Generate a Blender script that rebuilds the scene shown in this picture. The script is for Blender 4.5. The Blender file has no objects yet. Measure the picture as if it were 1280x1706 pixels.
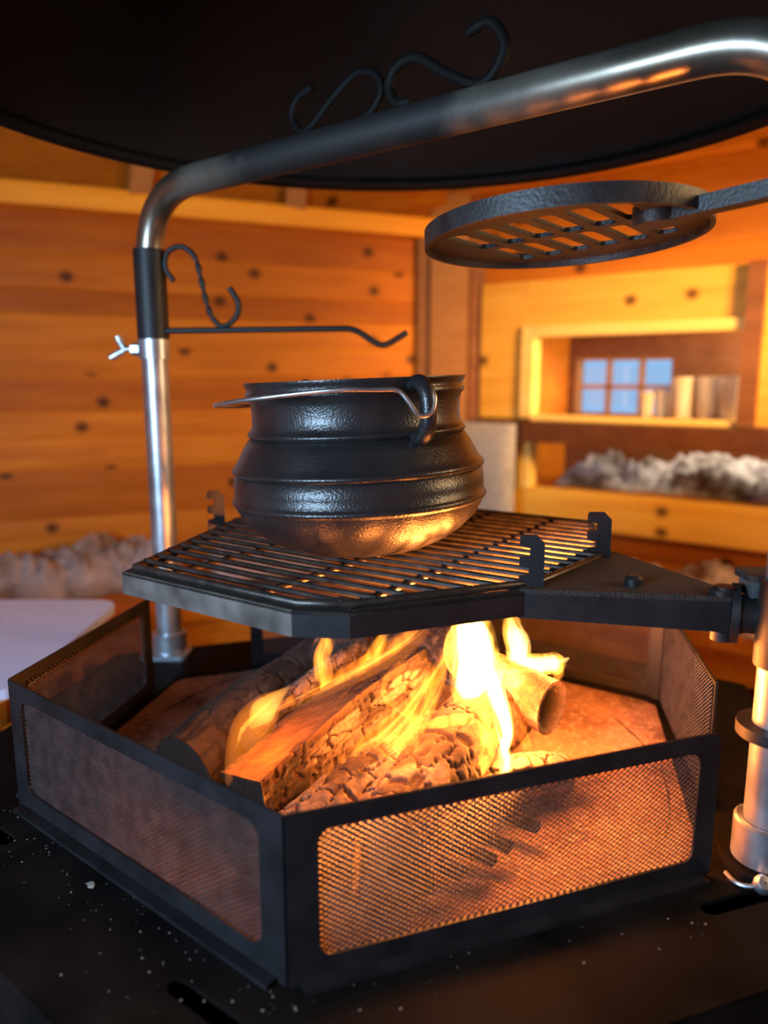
import bpy, math, random
import numpy as np
from mathutils import Vector, Matrix, noise
from mathutils.geometry import tessellate_polygon
R = math.radians
rng = random.Random(7)
scene = bpy.context.scene
COL = scene.collection

# ------------------------------------------------------------------ camera, world, light, exposure
cam_d = bpy.data.cameras.new('camera')
cam = bpy.data.objects.new('camera', cam_d); COL.objects.link(cam)
cam.location = (0, 0, .464)
cam.rotation_euler = (R(90 - 10.276), 0, 0)
cam_d.sensor_fit = 'HORIZONTAL'; cam_d.sensor_width = 36
cam_d.lens = 36 * 1230 / 1280
cam_d.clip_start = .02; cam_d.clip_end = 60
cam_d.dof.use_dof = True
cam_d.dof.focus_distance = .78
cam_d.dof.aperture_fstop = 3.0
scene.camera = cam

scene.view_settings.view_transform = 'Standard'
scene.view_settings.look = 'None'
scene.view_settings.gamma = 1
scene.view_settings.use_curve_mapping = False
scene.view_settings.exposure = 0.0
scene.cycles.transparent_max_bounces = 48
scene.cycles.adaptive_threshold = .03
scene.cycles.max_bounces = 6
scene.cycles.diffuse_bounces = 3
scene.cycles.glossy_bounces = 3
scene.cycles.transmission_bounces = 4
scene.cycles.sample_clamp_indirect = 4.0

world = bpy.data.worlds.new('sky'); scene.world = world; world.use_nodes = True
bg = world.node_tree.nodes['Background']
bg.inputs['Color'].default_value = (.30, .56, .90, 1); bg.inputs['Strength'].default_value = 1.0

def aim(o, target):
    d = Vector(target) - o.location
    o.rotation_euler = d.to_track_quat('-Z', 'Y').to_euler()
def area(name, loc, target, w, h, power, col):
    l = bpy.data.lights.new(name, 'AREA'); l.shape = 'RECTANGLE'; l.size = w; l.size_y = h
    l.energy = power; l.color = col
    o = bpy.data.objects.new(name, l); COL.objects.link(o); o.location = loc; aim(o, target)
    return o
CX, CY = 0.0, .869                       # centre of the grill and of the six-sided hut
# cool daylight through the window behind the camera
area('daylight_cool', (-.93, -.36, .55), (0, .87, .40), .50, .42, 38, (.48, .73, 1.0))
# low sun through the window of the wall beyond the right edge
area('daylight_sun', (1.50, .70, .80), (.35, 2.5, .50), .60, .50, 25, (1.0, .64, .28))
_b = area('low_sun_beam', (1.48, .80, .85), (.72, 2.32, .55), .40, .36, 5, (1.0, .58, .20)); _b.data.spread = R(40)
# added fill lamp, out of sight, brightening the fur and glasses beyond the pass-through
area('alcove_fill', (1.30, 2.18, .62), (.55, 2.55, .40), .35, .30, 8, (1.0, .84, .58))

# ------------------------------------------------------------------ node helpers
class NT:
    def __init__(s, name):
        s.m = bpy.data.materials.new(name); s.m.use_nodes = True
        s.t = s.m.node_tree; s.t.nodes.clear()
        s.out = s.t.nodes.new('ShaderNodeOutputMaterial')
    def n(s, kind, **kw):
        nd = s.t.nodes.new('ShaderNode' + kind)
        for k, v in kw.items():
            if k in nd.inputs.keys():
                s.put(nd, k, v)
            else: setattr(nd, k, v)
        return nd
    def put(s, nd, k, v):
        if hasattr(v, 'is_linked') or isinstance(v, bpy.types.NodeSocket): s.t.links.new(v, nd.inputs[k])
        else: nd.inputs[k].default_value = v
    def coord(s, scale=(1, 1, 1), rnd=0.0):
        c = s.n('TexCoord').outputs['Object']
        mp = s.n('Mapping'); s.t.links.new(c, mp.inputs['Vector']); mp.inputs['Scale'].default_value = scale
        if rnd:
            oi = s.n('ObjectInfo')
            mm = s.n('Math', operation='MULTIPLY'); s.t.links.new(oi.outputs['Random'], mm.inputs[0]); mm.inputs[1].default_value = rnd
            cb = s.n('CombineXYZ'); 
            for i in range(3): s.t.links.new(mm.outputs[0], cb.inputs[i])
            s.t.links.new(cb.outputs[0], mp.inputs['Location'])
        return mp.outputs['Vector']
    def noise(s, vec, scale, detail=3, rough=.55):
        nd = s.n('TexNoise'); s.t.links.new(vec, nd.inputs['Vector'])
        nd.inputs['Scale'].default_value = scale; nd.inputs['Detail'].default_value = detail; nd.inputs['Roughness'].default_value = rough
        return nd.outputs['Fac']
    def ramp(s, fac, stops):
        nd = s.n('ValToRGB'); s.t.links.new(fac, nd.inputs['Fac'])
        e = nd.color_ramp.elements
        while len(e) < len(stops): e.new(.5)
        for el, (p, c) in zip(e, stops):
            el.position = p; el.color = (*c, 1) if len(c) == 3 else c
        return nd.outputs['Color']
    def mix(s, fac, a, b, mode='MIX'):
        nd = s.n('MixRGB', blend_type=mode)
        s.put(nd, 'Fac', fac); s.put(nd, 'Color1', a if hasattr(a, 'is_linked') else (*a, 1)); s.put(nd, 'Color2', b if hasattr(b, 'is_linked') else (*b, 1))
        return nd.outputs['Color']
    def bump(s, h, strength=.3, dist=.002):
        nd = s.n('Bump'); s.t.links.new(h, nd.inputs['Height'])
        nd.inputs['Strength'].default_value = strength; nd.inputs['Distance'].default_value = dist
        return nd.outputs['Normal']
    def bsdf(s, **kw):
        p = s.n('BsdfPrincipled')
        for k, v in kw.items():
            k = k.replace('_', ' ')
            if k == 'Base Color' and isinstance(v, tuple): v = (*v, 1)
            s.put(p, k, v)
        s.t.links.new(p.outputs[0], s.out.inputs['Surface'])
        return p

M = {}
def metal(name, c0, c1, rough=(.4, .6), metallic=0.0, nscale=40, bump=.15, bdist=.0006, spec=.5, bscale=None):
    t = NT(name); v = t.coord((1, 1, 1), 3)
    f = t.noise(v, nscale, 2)
    col = t.ramp(f, [(.3, c0), (.7, c1)])
    f2 = t.noise(v, bscale or nscale * 6, 1)
    rr = t.n('MapRange'); t.t.links.new(f, rr.inputs['Value']); rr.inputs['To Min'].default_value = rough[0]; rr.inputs['To Max'].default_value = rough[1]
    t.bsdf(Base_Color=col, Metallic=metallic, Roughness=rr.outputs[0], **({'Normal': t.bump(f2, bump, bdist)} if bump > .2 else {}), Specular_IOR_Level=spec)
    M[name] = t.m
metal('black_steel', (.006, .006, .007), (.013, .012, .014), (.42, .60), nscale=30, spec=.35)
metal('guard_steel', (.005, .005, .006), (.012, .011, .013), (.40, .58), nscale=25, spec=.32)
metal('guard_mesh', (.026, .025, .029), (.050, .047, .053), (.30, .45), .2, nscale=60)
metal('table_steel', (.003, .003, .003), (.010, .008, .007), (.5, .7), nscale=12, bump=.1, spec=.025)
metal('hood_steel', (.0025, .0018, .0016), (.005, .004, .0035), (.55, .75), nscale=5, spec=.16)
metal('cast_iron', (.010, .010, .011), (.020, .018, .018), (.27, .38), nscale=20, bump=.45, bdist=.0010, bscale=420)
metal('griddle_iron', (.010, .009, .010), (.028, .024, .022), (.38, .6), nscale=50, bump=.5, bdist=.0012, bscale=300)
metal('slot_black', (.002, .0015, .001), (.004, .003, .002), (.9, 1), nscale=30, spec=.0)  # matt black standing for the dark inside the bowl floor slots
metal('arch_steel', (.22, .19, .15), (.34, .31, .27), (.26, .42), .9, nscale=18, bump=.1)
metal('galvanised', (.30, .33, .37), (.46, .50, .54), (.30, .46), .9, nscale=30, bump=.1)
metal('tray_steel', (.10, .09, .08), (.24, .22, .20), (.35, .6), .6, nscale=22, bump=.3)
metal('grate_wire', (.03, .026, .024), (.07, .058, .05), (.28, .45), .6, nscale=60, bump=.3)
metal('wire_steel', (.35, .33, .32), (.5, .48, .46), (.25, .4), .9, nscale=60)
metal('soot_top', (.008, .006, .005), (.032, .024, .018), (.6, .9), nscale=160, bump=1, bdist=.002, bscale=500)

t = NT('arch_steel'); v = t.coord((1, 1, 1), 3); f = t.noise(v, 18, 4)
xs = t.n('SeparateXYZ'); t.t.links.new(t.n('TexCoord').outputs['Object'], xs.inputs[0])
ad_ = t.n('Math', operation='ADD'); t.t.links.new(xs.outputs[0], ad_.inputs[0])
ml_ = t.n('Math', operation='MULTIPLY'); t.t.links.new(f, ml_.inputs[0]); ml_.inputs[1].default_value = .12; t.t.links.new(ml_.outputs[0], ad_.inputs[1])
soot = t.ramp(ad_.outputs[0], [(.10, (0, 0, 0)), (.24, (1, 1, 1)), (.48, (1, 1, 1)), (.64, (0, 0, 0))])
cc = t.mix(soot, t.ramp(f, [(.3, (.19, .155, .11)), (.7, (.30, .26, .21))]), (.012, .011, .010))
inv = t.n('Math', operation='MULTIPLY'); inv.inputs[1].default_value = -.9; t.t.links.new(soot, inv.inputs[0])
mtl = t.n('Math', operation='ADD'); mtl.inputs[1].default_value = .9; t.t.links.new(inv.outputs[0], mtl.inputs[0])
rg = t.ramp(soot, [(0, (.32, .32, .32)), (1, (.62, .62, .62))])
t.bsdf(Base_Color=cc, Metallic=mtl.outputs[0], Roughness=rg, Normal=t.bump(f, .1, .0006)); M['arch_steel'] = t.m

def wood(name, dark, mid, light, knots=True, rough=.55):
    t = NT(name); v = t.coord((.9, 9, 9), 13)
    g = t.noise(v, 3.0, 3, .6)
    v2 = t.coord((.35, 3, 3), 29)
    g2 = t.noise(v2, 2.2, 1)
    col = t.ramp(g, [(.25, dark), (.52, mid), (.8, light)])
    col = t.mix(g2, col, t.mix(.5, col, dark), 'MIX')
    if knots:
        v3 = t.coord((3.0, 3.6, 3.6), 41)
        vo = t.n('TexVoronoi', voronoi_dimensions='2D'); t.t.links.new(v3, vo.inputs['Vector']); vo.inputs['Scale'].default_value = 1.35
        kf = t.ramp(vo.outputs['Distance'], [(.04, (1, 1, 1)), (.11, (0, 0, 0))])
        sx = t.n('SeparateXYZ'); t.t.links.new(vo.outputs['Color'], sx.inputs[0])
        pick = t.n('Math', operation='GREATER_THAN'); t.t.links.new(sx.outputs[0], pick.inputs[0]); pick.inputs[1].default_value = .58
        kf = t.mix(1.0, kf, pick.outputs[0], 'MULTIPLY')
        col = t.mix(kf, col, tuple(x * .24 for x in dark))
    oc = t.n('ObjectInfo').outputs['Color']
    col = t.mix(1.0, col, oc, 'MULTIPLY')
    t.bsdf(Base_Color=col, Roughness=rough, Specular_IOR_Level=.18)
    M[name] = t.m
wood('pine', (.44, .115, .006), (.60, .18, .010), (.72, .26, .018))
wood('pine_pale', (.74, .46, .14), (.86, .58, .22), (.92, .68, .32), knots=False)
wood('pine_sunlit', (.66, .30, .035), (.82, .42, .055), (.90, .52, .09))  # lighter pine for sunlit boards, the sunshine is put into the colour
wood('pine_tan', (.46, .20, .06), (.56, .27, .09), (.64, .34, .13))
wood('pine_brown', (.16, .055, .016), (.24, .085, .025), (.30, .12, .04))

def simple(name, col, rough=.6, nscale=12, var=.25, bump=.2, bd=.003, **kw):
    t = NT(name); v = t.coord((1, 1, 1), 7); f = t.noise(v, nscale, 4)
    c = t.ramp(f, [(.3, tuple(x * (1 - var) for x in col)), (.7, tuple(min(1, x * (1 + var)) for x in col))])
    t.bsdf(Base_Color=c, Roughness=rough, Normal=t.bump(f, bump, bd), **kw); M[name] = t.m
simple('pale_top', (.62, .66, .86), .55, 60, .04, .05)
simple('wool', (.38, .33, .28), .95, 80, .2, .6)
simple('floor_board', (.10, .06, .035), .7)
def fur(name, a, b, d):
    t = NT(name); v = t.coord((1, 1, 1), 9)
    f = t.noise(v, 7, 3); g = t.noise(v, 90, 3)
    c = t.ramp(f, [(.38, d), (.5, b), (.62, a)])
    c = t.mix(g, c, t.mix(.6, c, d))
    t.bsdf(Base_Color=c, Roughness=.95, Normal=t.bump(g, .8, .01), Sheen_Weight=.3); M[name] = t.m
fur('fur_pink', (.56, .40, .36), (.42, .28, .24), (.20, .11, .07))
fur('fur_white', (.74, .74, .82), (.60, .58, .62), (.10, .07, .05))
# ash bed
t = NT('ash_bed'); v = t.coord(); f = t.noise(v, 16, 6, .65); g = t.noise(v, 120, 4, .7)
c = t.ramp(f, [(.25, (.06, .03, .020)), (.5, (.24, .125, .08)), (.75, (.36, .22, .15))])
c = t.mix(t.ramp(g, [(.52, (0, 0, 0)), (.7, (1, 1, 1))]), c, (.40, .30, .24))
t.bsdf(Base_Color=c, Roughness=.95, Normal=t.bump(g, .8, .004)); M['ash_bed'] = t.m
simple('ash_flake', (.26, .22, .19), .95, 80, .3)
# window glass and tumblers
t = NT('pane_glass')
g1 = t.n('BsdfTransparent'); g2 = t.n('BsdfGlossy'); g2.inputs['Roughness'].default_value = .05
mx = t.n('MixShader'); mx.inputs[0].default_value = .06
t.t.links.new(g1.outputs[0], mx.inputs[1]); t.t.links.new(g2.outputs[0], mx.inputs[2]); t.t.links.new(mx.outputs[0], t.out.inputs['Surface']); M['pane_glass'] = t.m
t = NT('tumbler_glass'); v = t.coord((1, 1, .3), 5); f = t.noise(v, 30, 2)
c = t.ramp(f, [(.35, (.80, .58, .30)), (.65, (.95, .86, .70))])
t.bsdf(Base_Color=c, Roughness=.18, Transmission_Weight=.35, IOR=1.3, Normal=t.bump(f, .4, .004)); M['tumbler_glass'] = t.m

# burning wood: attribute 'char' 0 = raw wood, 1 = black char, 'ash' = pale ash crust, 'deep' = in a crack
def firewood(name, raw):
    t = NT(name)
    at = lambda n: t.n('Attribute', attribute_name=n).outputs['Fac']
    v = t.coord(); vg = t.coord((4, 40, 40))
    g = t.noise(vg, 3, 5, .6); n2 = t.noise(v, 130, 4, .7)
    w = t.ramp(g, [(.3, tuple(x * .45 for x in raw)), (.6, raw), (.85, tuple(min(1, x * 1.3) for x in raw))])
    ch = t.ramp(n2, [(.3, (.010, .006, .004)), (.8, (.045, .026, .017))])
    ash = t.ramp(n2, [(.3, (.10, .060, .042)), (.7, (.22, .155, .115))])
    c = t.mix(at('char'), w, ch); c = t.mix(at('ash'), c, ash)
    dp = at('deep'); c = t.mix(dp, c, (.006, .004, .003))
    em = t.mix(at('ember'), (0, 0, 0), (1.0, .16, .02))
    p = t.bsdf(Base_Color=c, Roughness=.9, Normal=t.bump(n2, .5, .0025), Emission_Color=em, Emission_Strength=2.2)
    M[name] = t.m
firewood('firewood', (.22, .080, .016))
firewood('firewood_bark', (.08, .052, .042))
# flames: glowing gas, thicker = brighter, with rising streaks
def flame_mat(name, col, strength, streak=False):
    t = NT(name)
    e = t.n('Emission'); e.inputs['Color'].default_value = (*col, 1); e.inputs['Strength'].default_value = strength
    if streak:
        v = t.coord((1, 1, .28), 11); f = t.noise(v, 85, 1.5)
        mr = t.n('MapRange'); t.t.links.new(f, mr.inputs['Value'])
        for k, x in (('From Min', .36), ('From Max', .66), ('To Min', strength*.12), ('To Max', strength*1.9)): mr.inputs[k].default_value = x
        t.t.links.new(mr.outputs[0], e.inputs['Strength']); t.m.cycles.volume_step_rate = .2
    t.t.links.new(e.outputs[0], t.out.inputs['Volume']); M[name] = t.m
flame_mat('flame_core', (1.0, .58, .17), 420)
flame_mat('flame_bright', (1.0, .40, .045), 190, True)
flame_mat('flame_mid', (1.0, .30, .025), 190, True)
flame_mat('flame_dim', (1.0, .22, .015), 120, True)
flame_mat('flame_soft', (1.0, .24, .018), 60)
flame_mat('flame_glow', (1.0, .42, .06), 150)
flame_mat('flame_thread', (1.0, .36, .04), 260)

# ------------------------------------------------------------------ geometry helpers
def link(o, parent=None):
    COL.objects.link(o)
    if parent is not None: o.parent = parent
    return o
ORG = {}
def thing(name, label, cat, loc, group=None):
    o = bpy.data.objects.new(name, None); o.empty_display_size = .05; link(o)
    o.location = loc; ORG[o] = Vector(loc)
    o['label'] = label; o['category'] = cat
    if group: o['group'] = group
    return o
def tag(o, label, cat, group=None, kind=None):
    o['label'] = label; o['category'] = cat
    if group: o['group'] = group
    if kind: o['kind'] = kind
    return o
def mesh(name, vf, mat, parent=None, smooth=False, sharp=40, origin=None, kind=None, label=None):
    v, f = vf
    v = np.asarray(v, float).reshape(-1, 3)
    org = ORG[parent] if parent is not None else Vector(origin if origin is not None else (0, 0, 0))
    me = bpy.data.meshes.new(name); me.from_pydata((v - np.array(org)).tolist(), [], f); me.update()
    o = bpy.data.objects.new(name, me)
    if mat: me.materials.append(M[mat])
    link(o, parent)
    if parent is None: o.location = org
    ORG[o] = org
    if smooth:
        me.polygons.foreach_set('use_smooth', [True] * len(me.polygons)); me.set_sharp_from_angle(angle=R(sharp))
    if kind: o['kind'] = kind
    if label: o['label'] = label
    return o
def join(*vfs):
    V, F = [], []; k = 0
    for v, f in vfs:
        v = np.asarray(v, float).reshape(-1, 3)
        V.append(v); F += [[i + k for i in q] for q in f]; k += len(v)
    return np.concatenate(V), F
def box(x0, x1, y0, y1, z0, z1):
    v = [(x, y, z) for z in (z0, z1) for y in (y0, y1) for x in (x0, x1)]
    return np.array(v), [[0, 2, 3, 1], [4, 5, 7, 6], [0, 1, 5, 4], [2, 6, 7, 3], [0, 4, 6, 2], [1, 3, 7, 5]]
def frame3(o, u, n, w=(0, 0, 1)):
    """local (a,b,c) -> o + a*u + b*w + c*n"""
    o, u, n, w = map(np.array, (o, u, n, w))
    return lambda vf: (np.array([o + p[0] * u + p[1] * w + p[2] * n for p in np.asarray(vf[0])]), vf[1])
def plate(outer, holes, z0, z1):
    """flat plate (x,y outline, holes), thickness z0..z1"""
    polys = [outer] + list(holes)
    tri = tessellate_polygon([[Vector((p[0], p[1], 0)) for p in q] for q in polys])
    pts = [p for q in polys for p in q]; n = len(pts)
    V = [(p[0], p[1], z1) for p in pts] + [(p[0], p[1], z0) for p in pts]
    F = []
    for a, b, c in tri:
        pa, pb, pc = pts[a], pts[b], pts[c]
        if (pb[0]-pa[0])*(pc[1]-pa[1]) - (pb[1]-pa[1])*(pc[0]-pa[0]) < 0: b, c = c, b
        F.append([a, b, c]); F.append([a + n, c + n, b + n])
    k = 0
    for q in polys:
        m = len(q)
        for i in range(m):
            j = (i + 1) % m
            F.append([k + i, k + i + n, k + j + n, k + j])
        k += m
    return np.array(V), F
def rrect(x0, x1, y0, y1, r, n=6):
    o = []
    for cx, cy, a0 in ((x1-r, y0+r, -90), (x1-r, y1-r, 0), (x0+r, y1-r, 90), (x0+r, y0+r, 180)):
        for i in range(n + 1):
            a = R(a0 + 90 * i / n); o.append((cx + r * math.cos(a), cy + r * math.sin(a)))
    return o
def slot2(p, q, w, n=6):
    p, q = np.array(p), np.array(q); d = (q - p) / np.linalg.norm(q - p); a = math.atan2(d[1], d[0]); o = []
    for c, s in ((q, -90), (p, 90)):
        for i in range(n + 1):
            b = a + R(s + 180 * i / n); o.append((c[0] + w/2*math.cos(b), c[1] + w/2*math.sin(b)))
    return o
def lathe(prof, n=48, c=(0, 0, 0), cap0=False, cap1=False):
    V, F = [], []
    for r, z in prof:
        for i in range(n):
            a = 2*math.pi*i/n; V.append((c[0] + r*math.cos(a), c[1] + r*math.sin(a), c[2] + z))
    for k in range(len(prof) - 1):
        for i in range(n):
            j = (i+1) % n; F.append([k*n+i, k*n+j, (k+1)*n+j, (k+1)*n+i])
    if cap0: F.append(list(range(n))[::-1])
    if cap1: F.append([(len(prof)-1)*n + i for i in range(n)])
    return np.array(V), F
def smooth_path(pts, sub=6):
    P = [np.array(p, float) for p in pts]; P = [2*P[0]-P[1]] + P + [2*P[-1]-P[-2]]; out = []
    for i in range(1, len(P) - 2):
        a, b, c, d = P[i-1:i+3]
        for k in range(sub):
            t = k/sub
            out.append(.5*((2*b) + (-a+c)*t + (2*a-5*b+4*c-d)*t*t + (-a+3*b-3*c+d)*t**3))
    out.append(P[-2]); return out
def round_corners(pts, rad, n=8):
    P = [np.array(p, float) for p in pts]; out = [P[0]]
    for i in range(1, len(P)-1):
        a, b, c = P[i-1], P[i], P[i+1]; r = rad if not isinstance(rad, (list, tuple)) else rad[i-1]
        u = (a-b)/np.linalg.norm(a-b); w = (c-b)/np.linalg.norm(c-b)
        p, q = b+u*r, b+w*r
        for k in range(n+1):
            t = k/n; out.append((1-t)**2*p + 2*t*(1-t)*b + t*t*q)
    out.append(P[-1]); return out
def tube(path, r, n=12, closed=False, flat=1.0, up=None, twist=0.0, caps=True):
    """sweep; r number or list; flat = second-axis ratio"""
    P = [np.array(p, float) for p in path]; m = len(P)
    rs = r if isinstance(r, (list, tuple, np.ndarray)) else [r]*m
    T = []
    for i in range(m):
        a = P[(i-1) % m] if (closed or i > 0) else P[i]; b = P[(i+1) % m] if (closed or i < m-1) else P[i]
        d = b - a; T.append(d/(np.linalg.norm(d)+1e-12))
    N = np.array(up, float) if up is not None else (np.array([0, 0, 1.]) if abs(T[0][2]) < .9 else np.array([1., 0, 0]))
    V, F = [], []
    for i in range(m):
        N = N - T[i]*N.dot(T[i]); N /= np.linalg.norm(N) + 1e-12; B = np.cross(T[i], N)
        tw = twist*i/max(1, m-1)
        for k in range(n):
            a = 2*math.pi*k/n; x, y = math.cos(a), math.sin(a)*flat
            x, y = x*math.cos(tw)-y*math.sin(tw), x*math.sin(tw)+y*math.cos(tw)
            V.append(P[i] + rs[i]*(x*N + y*B))
    for i in range(m if closed else m-1):
        j = (i+1) % m
        for k in range(n):
            l = (k+1) % n; F.append([i*n+k, i*n+l, j*n+l, j*n+k])
    if caps and not closed: F.append(list(range(n))[::-1]); F.append([(m-1)*n+k for k in range(n)])
    return np.array(V), F
def prof_tube(path, poly, up=(0, 0, 1)):
    """sweep a 2D polygon (side, up) along a path with mitred corners not needed"""
    P = [np.array(p, float) for p in path]; V, F = [], []; n = len(poly); m = len(P)
    for i in range(m):
        d = P[min(i+1, m-1)] - P[max(i-1, 0)]; d /= np.linalg.norm(d); s = np.cross(d, up); s /= np.linalg.norm(s); u = np.cross(s, d)
        for a, b in poly: V.append(P[i] + a*s + b*u)
    for i in range(m-1):
        for k in range(n): l = (k+1) % n; F.append([i*n+k, i*n+l, (i+1)*n+l, (i+1)*n+k])
    F.append(list(range(n))[::-1]); F.append([(m-1)*n+k for k in range(n)])
    return np.array(V), F
def cyl(p, q, r, n=16): return tube([p, q], r, n)
def rot_about(vf, pivot, axis, ang):
    m = np.array(Matrix.Rotation(ang, 3, Vector(axis))); p = np.array(pivot)
    return (np.asarray(vf[0]) - p) @ m.T + p, vf[1]
def hexv(rad, c=(CX, CY), a0=-39): return [(c[0]+rad*math.cos(R(a0+60*k)), c[1]+rad*math.sin(R(a0+60*k))) for k in range(6)]
def rod_solid(o, u, w, n, a0, a1, b0, b1, c0, c1):
    return frame3(o, u, n, w)(box(a0, a1, b0, b1, c0, c1))

# ------------------------------------------------------------------ the hut
FZ = -.60
HR = 1.85
HV = [(CX + HR*math.cos(R(83+60*k)), CY + HR*math.sin(R(83+60*k))) for k in range(6)]   # 0 = far corner, going left
fl = mesh('floor', plate(hexv(HR+.1, a0=83), [], FZ-.05, FZ), 'floor_board'); fl['kind'] = 'structure'; tag(fl, 'dark boarded floor of the hut under the grill', 'floor')
WALLTOP = 1.0
def wall_basis(i):
    a, b = np.array(HV[i]), np.array(HV[(i+1) % 6]); d = b-a; L = np.linalg.norm(d); u = d/L
    n = np.array([CX, CY]) - (a+b)/2; n /= np.linalg.norm(n)
    return (*a, 0), (*u, 0), (*n, 0), L
PLMESH = {}
def plank(parent, o, u, n, a0, a1, z0, z1, mat, tone, name='plank', t=.045, proud=0, ch=.004):
    """rounded log board: own origin, local x along the board, y up, z inward"""
    L, h = a1-a0, z1-z0
    key = (round(L, 4), round(h, 4), round(t, 4), mat)
    if key not in PLMESH:
        prof = [(-t, 0), (-ch*.9, 0), (-ch*.3, h*.10), (0, h*.28), (0, h*.72), (-ch*.3, h*.90), (-ch*.9, h), (-t, h)]
        V = [(x, b, c) for x in (0, L) for c, b in prof]; k = len(prof)
        F = [[i, (i+1) % k, k+(i+1) % k, k+i] for i in range(k)] + [list(range(k))[::-1], list(range(k, 2*k))]
        me = bpy.data.meshes.new(name); me.from_pydata(V, [], F); me.update(); me.materials.append(M[mat]); PLMESH[key] = me
    ob = bpy.data.objects.new(name, PLMESH[key]); link(ob, parent)
    p = Vector(o) + Vector(u)*a0 + Vector((0, 0, z0)) + Vector(n)*proud
    rot = Matrix((Vector(u), Vector((0, 0, 1)), Vector(n))).transposed().to_4x4()
    ob.matrix_world = Matrix.Translation(p) @ rot
    g = tone if isinstance(tone, tuple) else (tone, tone, tone); ob.color = (*g, 1)
    return ob
def tone(): 
    k = rng.choice([.62, .72, .85, 1.0, 1.08]); return (k, k*rng.uniform(.92, 1.04), k*rng.uniform(.85, 1.0))

def structure(name, label, cat):
    o = bpy.data.objects.new(name, None); link(o); ORG[o] = Vector((0, 0, 0)); o['kind'] = 'structure'; o['label'] = label; o['category'] = cat; return o
# left wall (index 0): horizontal logs
o, u, n, L = wall_basis(0)
W = structure('wall_left', 'orange pine log wall with dark knots behind the galvanised pole', 'wall')
zs = [FZ, -.46, -.33, -.2, -.09, .045, .19, .285, .365, .47, .555, .645, .72, .82, .93]
tn = [1., 1., 1., 1., 1.0, (.78, .66, .54), 1.02, 1.0, (.76, .66, .54), 1.0, 1.02, (.72, .59, .46), (.92, .83, .74), (.72, .58, .44)]
for k in range(len(zs)-1):
    plank(W, o, u, n, -.06, L+.06, zs[k], zs[k+1], 'pine', tn[k], ch=.003)
plank(W, o, u, n, -.02, L+.02, .93, .99, 'pine_sunlit', (1.15, .90, .45), name='wall_plate_beam', t=.14, proud=.07)  # brighter tone paints in the light the beam catches
# right wall (index 5, from far corner: reversed direction)
a = np.array(HV[0]); b = np.array(HV[5]); d = (b-a); L5 = np.linalg.norm(d); u5 = (*(d/L5), 0)
n5 = np.array([CX, CY]) - (a+b)/2; n5 /= np.linalg.norm(n5); n5 = (*n5, 0); o5 = (*a, 0)
W = structure('wall_right', 'orange pine wall with a pass-through opening beside the corner post', 'wall')
def plank5(a0, a1, z0, z1, mat='pine', tn=None, **k): return plank(W, o5, tuple(u5), n5, a0, a1, z0, z1, mat, tn or tone(), **k)
OA0, OA1 = .315, 1.02       # openings in wall coordinates
for z0, z1 in ((FZ, -.46), (-.46, -.33), (-.33, -.2), (-.2, -.10)): plank5(-.05, L5+.05, z0, z1)
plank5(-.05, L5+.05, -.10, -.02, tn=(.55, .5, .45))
for z0, z1 in ((-.02, .11), (.11, .25), (.25, .38), (.38, .50), (.50, .61)):
    plank5(-.05, OA0, z0, z1); plank5(OA1+.06, L5+.05, z0, z1)
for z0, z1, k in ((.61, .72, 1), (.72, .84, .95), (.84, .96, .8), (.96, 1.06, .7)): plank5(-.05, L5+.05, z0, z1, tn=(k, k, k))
plank5(-.02, L5+.02, 1.06, 1.12, tn=(1, 1, 1), t=.10, proud=.05, name='wall_plate_beam')
# surround boards of the opening
plank5(.15, .315, .33, .775, mat='pine_sunlit', tn=(1, 1, 1), t=.03, proud=.02, name='surround_board')
plank5(.315, 1.0, .625, .775, mat='pine_sunlit', tn=(1, 1, 1), t=.03, proud=.02, name='surround_board')
plank5(.985, 1.03, .33, .775, mat='pine_brown', tn=1.0, t=.05, proud=.05, name='divider_board')
plank5(1.03, 1.25, .33, .775, mat='pine_sunlit', tn=(1, 1, 1), t=.03, proud=.02, name='surround_board')
plank5(.30, L5, -.02, .105, mat='pine_sunlit', tn=(1, 1, 1), t=.03, proud=.03, name='ledge_board')
# pale casing strips round both openings
for a0, a1, z0, z1 in ((.312, .352, .335, .63), (.352, 1.0, .595, .63), (.352, 1.0, .325, .345), (.312, .352, .095, .28)):
    plank5(a0, a1, z0, z1, mat='pine_pale', tn=(1.1, 1.05, .75), t=.06, proud=.035, name='casing_strip')
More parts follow.
